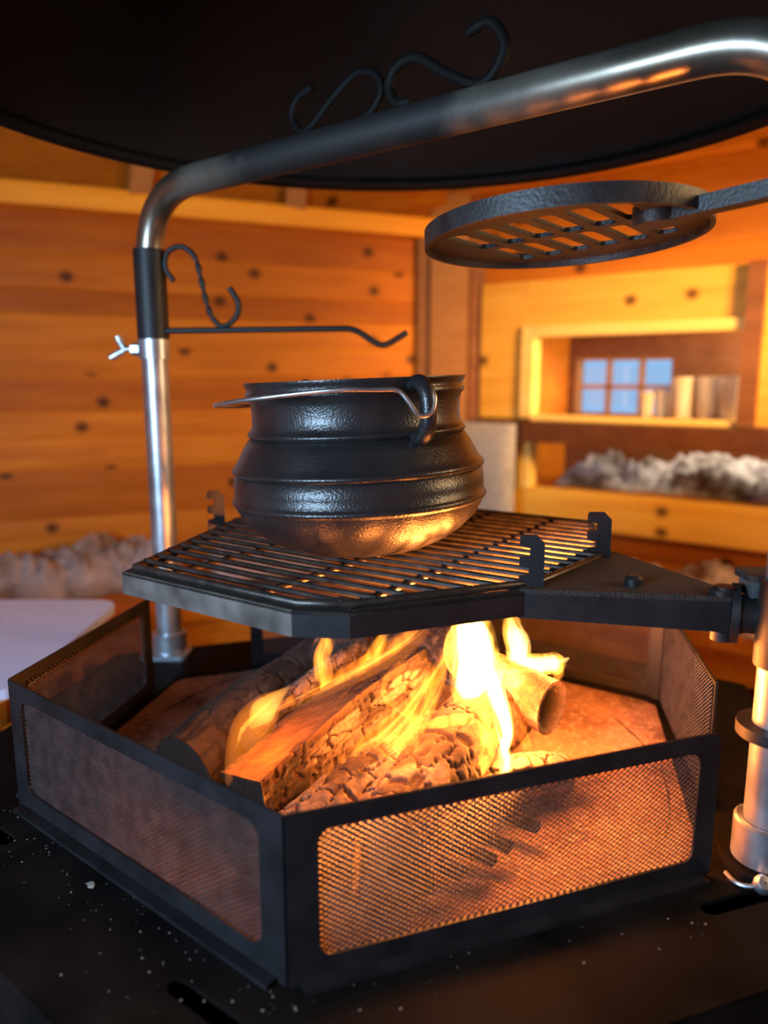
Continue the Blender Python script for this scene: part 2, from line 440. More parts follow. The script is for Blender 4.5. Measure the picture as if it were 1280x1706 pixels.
# rest of the hut shell: three back walls with two windows, roof
def shell_wall(i, name, label, win=None):
    o, u, n, L = wall_basis(i); Wx = structure(name, label, 'wall')
    z = FZ
    while z < WALLTOP - .01:
        z1 = z + .16
        if win and z1 > win[2] and z < win[3]:
            plank(Wx, o, u, n, -.05, win[0], z, z1, 'pine', tone()); plank(Wx, o, u, n, win[1], L+.05, z, z1, 'pine', tone())
        else: plank(Wx, o, u, n, -.05, L+.05, z, z1, 'pine', tone())
        z = z1
    return o, u, n
def window(name, label, o, u, n, a0, a1, z0, z1, nx=2, nz=1, e=.04):
    w = structure(name, label, 'window'); fr = frame3(o, u, n)
    for q in ((a0, a1, z0, z0+e), (a0, a1, z1-e, z1), (a0, a0+e, z0+e, z1-e), (a1-e, a1, z0+e, z1-e)):
        mesh('window_frame', fr(box(q[0], q[1], q[2], q[3], -.06, -.01)), 'pine_tan', w)
    for k in range(1, nx):
        x = a0+(a1-a0)*k/nx; mesh('muntin', fr(box(x-.009, x+.009, z0+e, z1-e, -.045, -.025)), 'pine_tan', w)
    for k in range(1, nz):
        zz = z0+(z1-z0)*k/nz; mesh('muntin', fr(box(a0+e, a1-e, zz-.008, zz+.008, -.045, -.025)), 'pine_tan', w)
    mesh('pane', fr(box(a0+.03, a1-.03, z0+.03, z1-.03, -.037, -.033)), 'pane_glass', w)
    return w
shell_wall(1, 'wall_side', 'pine log wall on the side away from the sun')
Lw = HR
oo = shell_wall(2, 'wall_back', 'pine log wall with a window behind the viewer', (Lw/2-.36, Lw/2+.36, .20, .84))
window('window_1', 'window letting cool daylight in behind the viewer', *oo, Lw/2-.36, Lw/2+.36, .20, .84)
shell_wall(3, 'wall_rear', 'pine log wall at the back of the hut')
oo = shell_wall(4, 'wall_sun_side', 'pine log wall with a sunny window', (Lw/2-.36, Lw/2+.36, .52, 1.0))
window('window_2', 'window letting low sun in from the side', *oo, Lw/2-.36, Lw/2+.36, .52, 1.0)
# roof: six sloped faces of boards
RF = structure('ceiling', 'sloped pine board roof with rafters', 'ceiling')
apex = np.array([CX, CY, 2.3])
for i in range(6):
    o, u, n, L = wall_basis(i)
    if i == 5: pass
    zt = .965 if i != 5 else 1.04
    A = np.array([*HV[i], zt]); B = np.array([*HV[(i+1) % 6], zt])
    nb = 7
    for k in range(nb):
        s0, s1 = k/nb*.9, (k+1)/nb*.9
        q = [A+(apex-A)*s0, B+(apex-B)*s0, B+(apex-B)*s1, A+(apex-A)*s1]
        up = np.array([0, 0, .03])
        mesh('roof_board', ([*q, *[p+up for p in q]], [[0, 1, 2, 3], [4, 7, 6, 5], [0, 4, 5, 1], [2, 6, 7, 3], [1, 5, 6, 2], [0, 3, 7, 4]]), 'pine', RF).color = (*([rng.uniform(.55, .8)]*3), 1)
# rafters over the left wall
for s in (.30, .56):
    P = np.array([*HV[0], 1.0])*(1-s) + np.array([*HV[1], 1.0])*s; Q = P + (apex-P)*.6
    mesh('rafter', prof_tube([P+(0, 0, -.01), Q+(0, 0, -.01)], [(-.03, -.05), (.03, -.05), (.03, .02), (-.03, .02)]), 'pine_tan', RF).color = (.8, .72, .6, 1)
# corner post between the two walls
ps = structure('trim_1', 'tan pine corner post between the log walls', 'post')
k0 = np.array([*HV[0], 0]); inw = np.array([CX, CY, 0]) - k0; inw /= np.linalg.norm(inw); sd = np.array([inw[1], -inw[0], 0]); sd = -sd if sd[0] < 0 else sd
fr = frame3(k0, sd, inw)
mesh('post_board', fr(box(-.055, .075, FZ, 1.06, .02, .10)), 'pine_tan', ps).color = (.62, .56, .46, 1)
mesh('post_board', fr(box(-.10, -.06, FZ, 1.06, .0, .085)), 'pine_tan', ps).color = (.5, .42, .34, 1)
mesh('post_board', fr(box(.08, .13, FZ, 1.06, .0, .08)), 'pine_brown', ps)
# adjoining room seen through the pass-through
AL = structure('wall_alcove', 'dim brown wall of the adjoining room seen through the opening', 'wall')
f5 = frame3(o5, tuple(u5), n5)
D = .40
def apl(a0, a1, z0, z1, c0, c1, mat, nm='alcove_panel'): return mesh(nm, f5(box(a0, a1, z0, z1, c0, c1)), mat, AL)
WA0, WA1, WZ0, WZ1 = .318, .680, .325, .540
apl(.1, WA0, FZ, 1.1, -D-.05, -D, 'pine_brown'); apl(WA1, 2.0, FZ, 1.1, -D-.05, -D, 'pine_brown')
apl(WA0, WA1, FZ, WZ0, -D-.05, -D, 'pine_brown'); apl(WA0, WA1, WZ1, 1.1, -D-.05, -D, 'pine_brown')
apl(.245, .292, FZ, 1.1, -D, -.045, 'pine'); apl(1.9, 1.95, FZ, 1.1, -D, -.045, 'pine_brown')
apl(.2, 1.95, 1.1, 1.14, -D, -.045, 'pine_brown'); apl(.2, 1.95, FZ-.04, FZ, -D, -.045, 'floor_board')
wo = tuple(np.array(o5) + np.array(n5)*(-D+.0))
window('window_3', 'small window with blue sky in the adjoining room', wo, tuple(u5), n5, WA0, WA1, WZ0, WZ1, 3, 2, .012)
# counter board under the upper opening
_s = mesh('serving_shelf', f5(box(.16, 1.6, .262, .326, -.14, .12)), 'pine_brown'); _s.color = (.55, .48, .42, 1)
tag(_s, 'dark brown board shelf under the pass-through opening', 'shelf')

# ------------------------------------------------------------------ benches, furs, cushion
def bench(name, label, o, u, n, a0, a1, zt):
    b = thing(name, label, 'bench', tuple(np.array(o)+np.array(u)*(a0+a1)/2+np.array((0, 0, FZ))))
    fr = frame3(o, u, n)
    for k in range(4):
        mesh('seat_plank', fr(box(a0, a1, zt-.035, zt, .03+k*.12, .03+k*.12+.112)), 'pine', b).color = (*([rng.uniform(.8, 1)]*3), 1)
    mesh('apron', fr(box(a0, a1, zt-.12, zt-.035, .45, .48)), 'pine', b)
    for x in np.linspace(a0+.1, a1-.1, 3): mesh('leg', fr(box(x-.03, x+.03, FZ, zt-.035, .36, .44)), 'pine', b)
    return b
o0, u0, n0, L0 = wall_basis(0)
bench('corner_bench', 'orange pine bench along the log wall, under the pinkish furs', o0, u0, n0, .52, L0-.30, -.13)
bench('window_bench', 'pine bench below the pass-through opening, mostly hidden behind the grill', o5, tuple(u5), n5, .52, L5-.25, -.13)
def fur_mesh(name, label, fr, a0, a1, c0, c1, zb, hh, mat, seed, group, res=(70, 36)):
    V, F = [], []; nx, ny = res
    for j in range(ny+1):
        for i in range(nx+1):
            s, q = i/nx, j/ny; e = min(1, min(s, 1-s)*7)*min(1, min(q, 1-q)*5); e = e**.5
            x = a0+(a1-a0)*s; y = c0+(c1-c0)*q
            p = Vector((x*5+seed, y*5, seed)); 
            h = hh*e*(.55+.5*noise.noise(p)+.3*noise.noise(p*3.1)+.2*noise.noise(p*9)+.12*noise.noise(p*23)) + .004
            V.append((x+.03*noise.noise(p*1.7), zb+max(.004, h), y+.03*noise.noise(p*2.3)))
    for j in range(ny):
        for i in range(nx): k = j*(nx+1)+i; F.append([k, k+1, k+nx+2, k+nx+1])
    # underside
    m = len(V); V += [(a, zb+.001, c) for a, b, c in V[:m]]
    F += [[q+m for q in f[::-1]] for f in F[:]]
    return tag(mesh(name, fr(( V, F)), mat, smooth=True, sharp=180), label, 'fur', group)
fr0 = frame3(o0, u0, n0)
fur_mesh('sheepskin', 'pinkish fur hide spread on the bench by the left frame edge', fr0, .98, 1.55, .02, .28, -.13, .155, 'fur_pink', 3, 'furs on the benches')
fur_mesh('sheepskin', 'pinkish brown fur hide on the bench behind the galvanised pole', fr0, .54, .90, .02, .26, -.13, .13, 'fur_pink', 8, 'furs on the benches')
fur_mesh('sheepskin', 'pinkish fur hide on the bench behind the arm of the grill tray', f5, .62, 1.20, .05, .50, -.13, .10, 'fur_pink', 5, 'furs on the benches')
fur_mesh('sheepskin', 'white and grey fur hide seen through the lower opening', f5, .40, 1.15, -.38, -.09, .10, .13, 'fur_white', 11, 'furs on the benches')
tag(mesh('alcove_seat', f5(box(.30, 1.88, .04, .10, -.39, -.05)), 'pine'), 'orange pine seat board under the white fur in the lower opening', 'bench')
# grey cushion propped in the corner
def cushion(fr, w, h, t, nx=16, ny=16):
    V, F = [], []
    for sgn in (1, -1):
        for j in range(ny+1):
            for i in range(nx+1):
                s, q = i/nx*2-1, j/ny*2-1
                e = (max(0, 1-abs(s)**4)*max(0, 1-abs(q)**4))**.5
                V.append((s*w/2, h/2+q*h/2, sgn*t/2*e))
    m = (nx+1)*(ny+1)
    for j in range(ny):
        for i in range(nx):
            k = j*(nx+1)+i; F.append([k, k+1, k+nx+2, k+nx+1]); F.append([m+k, m+k+nx+1, m+k+nx+2, m+k+1])
    return fr((V, F))
oc = np.array(o5)+np.array(u5)*.235+np.array(n5)*.14+np.array((0, 0, -.12))
tag(mesh('seat_cushion', cushion(frame3(oc, tuple(u5), n5), .24, .44, .07), 'wool', smooth=True, sharp=180), 'grey beige cushion propped upright in the corner behind the pot', 'cushion')

# glass tumblers on the pass-through sill
def tumbler(label, a, c, r, h):
    p = np.array(o5)+np.array(u5)*a+np.array(n5)*c+np.array((0, 0, .326))
    t = thing('glass_tumbler', label, 'glass', tuple(p), 'glasses in the pass-through')
    mesh('glass_body', lathe([(r*.72, .0), (r*.8, .004), (r, h), (r*.92, h), (r*.74, .012), (0.001, .012)], 20, p, cap0=True), 'tumbler_glass', t, smooth=True)
    mesh('glass_rim', tube([(p[0]+r*.96*math.cos(x), p[1]+r*.96*math.sin(x), p[2]+h) for x in np.linspace(0, 2*math.pi, 20, endpoint=False)], .003, 6, closed=True), 'tumbler_glass', t, smooth=True)
tumbler('slim cream glass, leftmost of the row in front of the blue window', .70, -.06, .023, .094)
tumbler('slim cream glass, second of the row, touching the blue window view', .745, -.07, .023, .098)
tumbler('tall cream tumbler beside the slim glasses in the pass-through', .81, -.05, .036, .138)
tumbler('tall cream tumbler in the middle of the row in the pass-through', .88, -.05, .036, .140)
tumbler('tall cream tumbler beside the brown divider board in the pass-through', .945, -.05, .036, .140)

# ------------------------------------------------------------------ pale side table left of the grill
st = thing('side_table', 'pale lavender topped side table left of the black grill guard', 'table', (-.9, 1.26, FZ))
mesh('table_top', plate(rrect(-1.30, -.555, 1.03, 1.50, .05), [], -.012, .004), 'pale_top', st)
mesh('edge_band', plate(rrect(-1.29, -.565, 1.00, 1.49, .05), [], -.05, -.012), 'pine', st)
for x, y in ((-1.2, 1.1), (-.65, 1.1), (-1.2, 1.42), (-.65, 1.42)): mesh('leg', box(x-.025, x+.025, y-.025, y+.025, FZ, -.05), 'pine', st)

# ------------------------------------------------------------------ grill table
GP = [(-.074, .498), (.314, .632), (.402, 1.015), (.075, 1.240), (-.33, 1.105), (-.402, .748)]   # guard hexagon
def scaled(poly, k): return [(CX+(p[0]-CX)*k, CY+(p[1]-CY)*k) for p in poly]
def poly_r(poly, a):
    d = (math.cos(a), math.sin(a)); best = 9
    for i in range(len(poly)):
        p = np.array(poly[i])-(CX, CY); e = np.array(poly[(i+1) % len(poly)])-(CX, CY)-p; det = d[0]*(-e[1])+e[0]*d[1]
        if abs(det) < 1e-9: continue
        t_ = (p[0]*(-e[1])+e[0]*p[1])/det; s_ = (d[0]*p[1]-d[1]*p[0])/det
        if t_ > 0 and -1e-6 <= s_ <= 1+1e-6: best = min(best, t_)
    return best
gt = thing('grill_table', 'black steel six-sided grill table with slots around the fire pit', 'table', (CX, CY, FZ))
slots = [slot2((-.160, .497), (-.108, .460), .016), slot2((.290, .583), (.345, .601), .017), slot2((-.43, .715), (-.385, .682), .016)]
mesh('table_plate', plate(scaled(GP, 1.38), [scaled(GP, .985)] + slots, -.004, 0), 'table_steel', gt)
hv = scaled(GP, 1.38); hv2 = scaled(GP, 1.37)
mesh('dark_underplate', plate(scaled(GP, 1.34), [scaled(GP, .95)], -.05, -.045), 'hood_steel', gt)  # added black sheet that makes the table slots look dark
mesh('skirt', (np.array([(*p, -.004) for p in hv] + [(*p, -.07) for p in hv] + [(*p, -.004) for p in hv2] + [(*p, -.07) for p in hv2]),
     [q for i in range(6) for q in ([i, i+6, (i+1) % 6+6, (i+1) % 6], [i+12, (i+1) % 6+12, (i+1) % 6+18, i+18], [i+6, i+18, (i+1) % 6+18, (i+1) % 6+6])]), 'table_steel', gt)
mesh('pedestal', lathe([(.16, -.10), (.15, -.12), (.15, FZ+.05), (.26, FZ+.04), (.28, FZ)], 32, (CX, CY, 0), cap0=True, cap1=True), 'black_steel', gt)
# fire bowl with ash
def ash_z(x, y):
    r = math.hypot(x-CX, y-CY); q = Vector((x*9, y*9, 1.3)); q2 = Vector((x*45, y*45, 4))
    base = -.004 - .022*max(0, 1-(r/.36)**2)
    return base + (.006*noise.noise(q) + .0035*noise.noise(q2) + .002*noise.noise(q2*2.7))*min(1, max(0, (.40-r)*8))
V, F = [(CX, CY, ash_z(CX, CY))], []
NR, NS = 46, 96
for j in range(1, NR+1):
    for i in range(NS):
        a = 2*math.pi*i/NS; hx = poly_r(GP, a)*.995
        rr = hx*j/NR; x, y = CX+rr*math.cos(a), CY+rr*math.sin(a); V.append((x, y, ash_z(x, y) if j < NR else -.005))
for i in range(NS): F.append([0, 1+i, 1+(i+1) % NS])
for j in range(NR-1):
    for i in range(NS): a_, b_ = 1+j*NS+i, 1+j*NS+(i+1) % NS; F.append([a_, a_+NS, b_+NS, b_])
fb = thing('fire_bowl', 'reddish ash covered fire bowl under the burning logs', 'fire bowl', (CX, CY, -.09))
mesh('ash_bed', (V, F), 'ash_bed', fb, smooth=True, sharp=180)
mesh('bowl_shell', lathe([(.34, -.006), (.33, -.02), (.24, -.075), (.001, -.09)], 48, (CX, CY, 0)), 'black_steel', fb, smooth=True)
# black bars near the front guard, added in place of dark bowl floor slots
for p, q in (((.066, .701), (.126, .661)), ((.037, .688), (.107, .641)), ((.024, .659), (.074, .621)), ((.007, .632), (.043, .600)), ((.100, .737), (.160, .694))):
    mesh('grate_bar', prof_tube([(*p, .006), (*q, .006)], [(-.0065, -.004), (.0065, -.004), (.005, .004), (-.005, .004)]), 'slot_black', fb)

# ------------------------------------------------------------------ guard panels
GV = {k: np.array(v) for k, v in enumerate(GP)}
GZ0, GZ1 = .0, .146
def guard(label, p, q, win, fr_r=.012, top_r=0.0, corner=None):
    """panel from p to q; win = margins (start, end, bottom, top)"""
    p, q = np.array([*p, 0.]), np.array([*q, 0.]); d = q-p; L = np.linalg.norm(d); u = d/L
    mid = (p+q)/2; nn = mid-np.array([CX, CY, 0]); nn -= u*nn.dot(u); nn /= np.linalg.norm(nn)     # outward
    g = thing('guard_panel', label, 'fire guard', tuple(mid), 'mesh guard panels round the fire')
    fr = frame3(p, u, nn)
    out = rrect(0, L, GZ0, GZ1, .001, 1)
    if corner == 'end':
        out = [(0, GZ0), (L-.006, GZ0), (L, GZ0+.006)] + [(L-.012+.012*math.cos(R(a)), GZ1-.012+.012*math.sin(R(a))) for a in range(0, 91, 15)] + [(0, GZ1)]
    a0, a1, b0, b1 = win[0], L-win[1], GZ0+win[2], GZ1-win[3]
    hole = rrect(a0, a1, b0, b1, fr_r, 6)
    mesh('frame', fr(plate(out, [hole], 0, .0025)), 'guard_steel', g)
    # expanded metal
    st_, q_ = .0033, .00245
    V, F = [], []; wdt, th = .00054, .0005
    n_i = int((a1-a0+.006)/st_)+1; n_j = int((b1-b0+.004)/(2*q_)) * 1
    rows = int((b1-b0+.006)/q_)//1
    y = b0-.003; j = 0
    while y < b1+.003:
        ph = j % 2
        pts = [(a0-.003+i*st_, y+(q_/2 if (i+ph) % 2 else -q_/2)) for i in range(n_i)]
        pts = [(x, min(max(b, b0-.004), b1+.004)) for x, b in pts]
        k = len(V)
        for i, (x, b) in enumerate(pts):
            off = .0005*(1 if (i+ph) % 2 else -1)
            V += [(x, b-wdt, off-th-.0012), (x, b+wdt, off-th-.0012), (x, b+wdt, off+th-.0012), (x, b-wdt, off+th-.0012)]
        for i in range(len(pts)-1):
            m = k+i*4
            for e in range(4): F.append([m+e, m+(e+1) % 4, m+4+(e+1) % 4, m+4+e])
        y += q_; j += 1
    ms = mesh('expanded_mesh', fr((V, F)), 'guard_mesh', g); ms['kind'] = 'stuff'
    mesh('foot_flange', fr(box(.01, L-.01, .0, .004, 0, .014)), 'guard_steel', g)
    return g, fr, L
lerp = lambda a, b, s: tuple(np.array(a)*(1-s)+np.array(b)*s)
guard('black guard panel with grey mesh on the near side below the tray corner', GV[5], GV[0], (.024, .026, .022, .017))
guard('black guard panel with glowing mesh and rounded corner beside the galvanised post', GV[0], lerp(GV[0], GV[1], .985), (.025, .022, .02, .0165), corner='end')
guard('brown lit guard panel running back beside the galvanised post foot', (.352, .738), GV[2], (.006, .02, .012, .006), fr_r=.004)
guard('guard panel at the back of the fire behind the bright flames', GV[2], GV[3], (.02, .02, .02, .0165))
guard('guard panel at the back of the fire near the foot of the arch pole', GV[3], lerp(GV[3], GV[4], .72), (.02, .02, .02, .0165))
guard('guard panel between the pale side table and the fire', (-.345, 1.045), GV[5], (.024, .024, .022, .017))

# ------------------------------------------------------------------ arch frame
PL, PR = np.array([-.365, 1.20]), np.array([.365, .64])
TR = .021
af = thing('arch_frame', 'steel tube arch standing over the fire on two galvanised legs', 'frame', (*PL, 0))
ad = (PR-PL)/np.linalg.norm(PR-PL); ZT = .745
path = round_corners([(*PL, .60), (*PL, ZT), (*PR, ZT), (*PR, .60)], .115, 12)
fine = [path[0]]
for a_, b_ in zip(path[:-1], path[1:]):
    m = max(1, int(np.linalg.norm(b_-a_)/.05)); fine += [a_+(b_-a_)*k/m for k in range(1, m+1)]
mesh('arch_tube', tube(fine, TR, 24), 'arch_steel', af, smooth=True, sharp=60)
for P_, zt in ((PL, .60), (PR, .60)):
    lg = mesh('leg', cyl((*P_, .0), (*P_, zt), TR*.985, 24), 'galvanised', af, smooth=True, sharp=60)
mesh('foot_collar', lathe([(TR, .012), (.029, .012), (.029, .050), (.0265, .052), (TR*1.02, .050)], 28, (*PR, 0)), 'galvanised', af, smooth=True)
mesh('foot_collar', lathe([(TR, .008), (.028, .008), (.028, .04), (TR, .04)], 24, (*PL, 0)), 'galvanised', af, smooth=True)
mesh('foot_plate', plate(rrect(PR[0]-.034, PR[0]+.04, PR[1]-.03, PR[1]+.03, .012), [], .0, .010), 'table_steel', af)
mesh('foot_plate', plate(rrect(PL[0]-.045, PL[0]+.035, PL[1]-.035, PL[1]+.03, .01), [], .0, .008), 'galvanised', af)
bo = (PR[0]-.017, PR[1]-.032, .004)
mesh('bolt', rot_about(lathe([(.0085, 0), (.0085, .006), (.006, .0095), (.001, .010)], 16, bo), bo, (1, 0, 0), R(40)), 'galvanised', af, smooth=True)
mesh('weld_bead', tube(smooth_path([(PR[0]-.041, PR[1]-.012, .003), (PR[0]-.038, PR[1]-.026, .003), (PR[0]-.028, PR[1]-.033, .004), (PR[0]-.012, PR[1]-.036, .01)], 5), .0022, 8), 'galvanised', af, smooth=True)
mesh('stop_ring', lathe([(TR, .137), (.0345, .137), (.0345, .148), (TR, .148)], 28, (*PR, 0)), 'black_steel', af, smooth=True)
# scrolls welded on top of the arch: given along the arch and height
def scroll(pts, r, parent, mat, origin, direction, sub=8):
    P_ = smooth_path([np.array([*origin, 0]) + np.array([*direction, 0])*a + np.array((0, 0, b)) for a, b in pts], sub)
    m = len(P_); rs = [r*(.8+.2*min(1, min(i, m-1-i)/4)) for i in range(m)]
    return mesh('scroll', tube(rs and P_, rs, 10), mat, parent, smooth=True)
S = lambda x: (x+.365)/ad[0]
scroll([(S(.088), .820), (S(.108), .824), (S(.123), .800), (S(.115), .776), (S(.098), .768), (S(.066), .788), (S(.036), .812), (S(.014), .808), (S(.006), .790), (S(.014), .771), (S(.030), .770)], .0065, af, 'hood_steel', PL, ad)
scroll([(S(-.088), .816), (S(-.108), .808), (S(-.116), .790), (S(-.106), .770), (S(-.090), .772), (S(-.062), .796), (S(-.032), .815), (S(-.010), .808), (S(-.003), .788), (S(-.014), .770), (S(-.024), .767)], .0055, af, 'hood_steel', PL, ad)

# pot hook arm on the far leg
ha = thing('pot_hook_arm', 'black swing arm with S scroll and hooked rod on the arch pole', 'hook', (*PL, .524))
mesh('sleeve', lathe([(TR, .524), (.0245, .524), (.0245, .660), (TR, .660)], 28, (*PL, 0)), 'black_steel', ha, smooth=True)
mesh('rod', tube(round_corners([(PL[0]+.022, 1.19, .537), (-.047, 1.18, .540), (-.002, 1.18, .511), (.036, 1.18, .534)], .014, 6), .0048, 10), 'black_steel', ha, smooth=True)
sp = smooth_path([(-.326, 1.19, .612), (-.338, 1.19, .632), (-.333, 1.19, .655), (-.312, 1.19, .663), (-.292, 1.19, .648), (-.284, 1.19, .617), (-.277, 1.19, .583), (-.268, 1.19, .556), (-.252, 1.19, .544), (-.233, 1.19, .556), (-.227, 1.19, .578), (-.240, 1.19, .602)], 8)
m = len(sp); rs = [.0042 + (.0012*math.cos(i*1.2) if .36 < i/m < .62 else 0) + (.0006 if i/m > .8 else 0) for i in range(m)]
mesh('scroll', tube(sp, rs, 10), 'black_steel', ha, smooth=True)
# clamp collar with wing screw under the sleeve
ck = thing('clamp_collar', 'galvanised clamp collar with wing screw under the black sleeve', 'clamp', (*PL, .494))
mesh('collar', lathe([(TR*.99, .494), (.0245, .494), (.0245, .524), (TR*.99, .524)], 28, (*PL, 0)), 'galvanised', ck, smooth=True)
wx = PL[0]-.024
mesh('nut', cyl((wx+.004, 1.19, .509), (wx-.008, 1.19, .509), .010, 6), 'galvanised', ck)
mesh('screw', cyl((wx, 1.19, .509), (wx-.024, 1.19, .509), .0035, 10), 'galvanised', ck, smooth=True)
mesh('wing', tube(smooth_path([(wx-.020, 1.188, .507), (wx-.030, 1.187, .502), (wx-.042, 1.186, .495)], 4), [.005]*4+[.0055]*3+[.005]*2, 10, flat=.5), 'galvanised', ck, smooth=True)
mesh('wing', tube(smooth_path([(wx-.020, 1.188, .511), (wx-.025, 1.187, .520), (wx-.028, 1.186, .529)], 4), [.005]*4+[.0055]*3+[.005]*2, 10, flat=.5), 'galvanised', ck, smooth=True)

# ------------------------------------------------------------------ hood
hd = thing('smoke_hood', 'large round black smoke hood hanging above the grill', 'hood', (CX, CY, .80))
hz = .8075
mesh('hood_cone', lathe([(.548, hz+.004), (.546, hz+.03), (.50, hz+.085), (.16, hz+.42), (.15, hz+.44), (.15, 2.25), (.153, 2.25), (.153, hz+.44), (.163, hz+.425), (.505, hz+.09), (.552, hz+.03), (.552, hz+.004)], 96, (CX, CY, 0)), 'hood_steel', hd, smooth=True, sharp=50)
mesh('rolled_rim', tube([(CX+.55*math.cos(x), CY+.55*math.sin(x), hz) for x in np.linspace(0, 2*math.pi, 96, endpoint=False)], .011, 12, closed=True), 'hood_steel', hd, smooth=True)

# ------------------------------------------------------------------ swing grill tray
TC = np.array([.0105, .891])
tv = [(-.282, .770), (-.058, .613), (.243, .728), (.303, 1.012), (.079, 1.169), (-.222, 1.054)]
def inset(poly, d):
    out = []; m = len(poly)
    for i in range(m):
        p0_, p1_, p2_ = (np.array(poly[(i+k) % m]) for k in (-1, 0, 1))
        a_ = (p1_-p0_)/np.linalg.norm(p1_-p0_); b_ = (p2_-p1_)/np.linalg.norm(p2_-p1_)
        na_, nb_ = np.array([-a_[1], a_[0]]), np.array([-b_[1], b_[0]])
        q_ = (na_+nb_)/(1+na_.dot(nb_)); out.append(tuple(p1_+q_*d))
    return out
tvi = inset(tv, .022)
def chamfer(poly, idx, s=.03):
    out = []
    for i, p in enumerate(poly):
        if i == idx:
            p = np.array(p); a_ = np.array(poly[i-1]); b_ = np.array(poly[(i+1) % len(poly)])
            out += [tuple(p+(a_-p)/np.linalg.norm(a_-p)*s), tuple(p+(b_-p)/np.linalg.norm(b_-p)*s)]
        else: out.append(p)
    return out
ti = int(np.argmin([p[1] for p in tv]))
oc_, ic_ = chamfer(tv, ti), chamfer(tvi, ti, .02)
tray = thing('swing_grill_tray', 'six-sided black steel tray on a swing arm holding the wire grate', 'grill tray', (*PR, .20))
AX = np.array([.52, .85, 0]); AX /= np.linalg.norm(AX); PIV = (.33, .67, .25); TILT = R(-.35)
tl = lambda vf: rot_about(vf, PIV, AX, TILT)
ZG = .262
mesh('ledge', tl(plate(oc_, [ic_], ZG-.003, ZG)), 'soot_top', tray)
ne = len(oc_)
for i in range(ne):
    a_, b_ = np.array(oc_[i]), np.array(oc_[(i+1) % ne]); d = b_-a_; L = np.linalg.norm(d); uu = (*(d/L), 0); nn = (d[1]/L, -d[0]/L, 0)
    mesh('side_rail', tl(frame3((*a_, 0), uu, nn)(box(0, L, ZG-.024, ZG+.0005, -.003, .0))), 'tray_steel' if i == 0 else 'black_steel', tray)
# gusset and arm
g0, g1, g2 = (.130, .688), (.262, .862), (.328, .672)
gp = [g0, (.232, .672), (.322, .658), (.334, .672), (.326, .690), g1, (.235, .845), (.165, .745)]
mesh('gusset_plate', tl(plate(gp, [], ZG-.002, ZG+.003)), 'soot_top', tray)
d = np.array(gp[2])-np.array(g0); 
mesh('arm_web', tl((np.array([(*g0, ZG+.001), (*gp[2], ZG+.001), (*gp[2], ZG-.032), (*g0, ZG-.026), (g0[0], g0[1]+.004, ZG+.001), (gp[2][0], gp[2][1]+.004, ZG+.001), (gp[2][0], gp[2][1]+.004, ZG-.032), (g0[0], g0[1]+.004, ZG-.026)]),
     [[0, 3, 2, 1], [4, 5, 6, 7], [0, 1, 5, 4], [2, 3, 7, 6], [0, 4, 7, 3], [1, 2, 6, 5]])), 'black_steel', tray)
mesh('arm_web', tl((np.array([(*g1, ZG), (*gp[4], ZG), (*gp[4], ZG-.03), (*g1, ZG-.026), (g1[0]-.004, g1[1]-.002, ZG), (gp[4][0]-.004, gp[4][1]-.002, ZG), (gp[4][0]-.004, gp[4][1]-.002, ZG-.03), (g1[0]-.004, g1[1]-.002, ZG-.026)]),
     [[0, 1, 2, 3], [4, 7, 6, 5], [0, 4, 5, 1], [2, 6, 7, 3], [0, 3, 7, 4], [1, 5, 6, 2]])), 'black_steel', tray)
for x, y, r, h in ((.245, .70, .009, .010), (.318, .668, .012, .007)):
    mesh('bolt', tl(lathe([(r, 0), (r, h*.7), (r*.7, h), (.0005, h)], 14, (x, y, ZG+.003))), 'black_steel', tray, smooth=True)
mesh('bolt', lathe([(.007, 0), (.007, .004), (.004, .006), (.0005, .006)], 12), 'black_steel', tray, smooth=True)
bb = tray.children[-1]; pm = np.array(oc_[ti+1])*.48+np.array(g0)*.52
bb.matrix_local = Matrix.Translation(Vector((pm[0]-PR[0], pm[1]-PR[1]-.001, ZG-.012-.20))) @ Matrix.Rotation(R(90), 4, 'X') @ Matrix.Rotation(0, 4, 'Z') @ Matrix.Translation(ORG[tray])
# hinge: pin, flange, stub, sleeve on the pole, galvanised clamp
hp = np.array([.331, .668])
mesh('hinge_pin', lathe([(.010, ZG-.041), (.010, ZG-.032), (.0065, ZG-.032), (.0065, ZG+.006), (.010, ZG+.006), (.010, ZG+.011), (.001, ZG+.012)], 14, (*(hp-(.012, .002)), 0), cap0=True), 'black_steel', tray, smooth=True)
ax2 = np.array([PR[0]-hp[0], PR[1]-hp[1], 0]); l2 = np.linalg.norm(ax2); ax2 /= l2; 
zc = ZG-.016
q0 = np.array([*hp, zc])
ax3 = np.array([.93, -.37, 0])
mesh('flange', tube([q0-ax3*.004, q0+ax3*.003], .029, 20, flat=.8), 'black_steel', tray, smooth=True)
mesh('stub', tube([q0+ax3*.002, q0+ax3*.010, q0+ax3*.03, q0+ax3*.045, q0+ax3*.05], [.020, .0175, .0175, .019, .024], 20), 'black_steel', tray, smooth=True)
mesh('pole_sleeve', lathe([(TR*1.01, .205), (.025, .205), (.025, .285), (TR*1.01, .285)], 28, (*PR, 0)), 'black_steel', tray, smooth=True)
cb = np.array([.349, .668])
mesh('clamp_block', box(cb[0]-.010, cb[0]+.03, cb[1]-.012, cb[1]+.014, ZG+.002, ZG+.018), 'galvanised', tray)
mesh('clamp_cap', plate(rrect(cb[0]-.014, cb[0]+.034, cb[1]-.016, cb[1]+.02, .006), [], ZG+.018, ZG+.024), 'soot_top', tray)
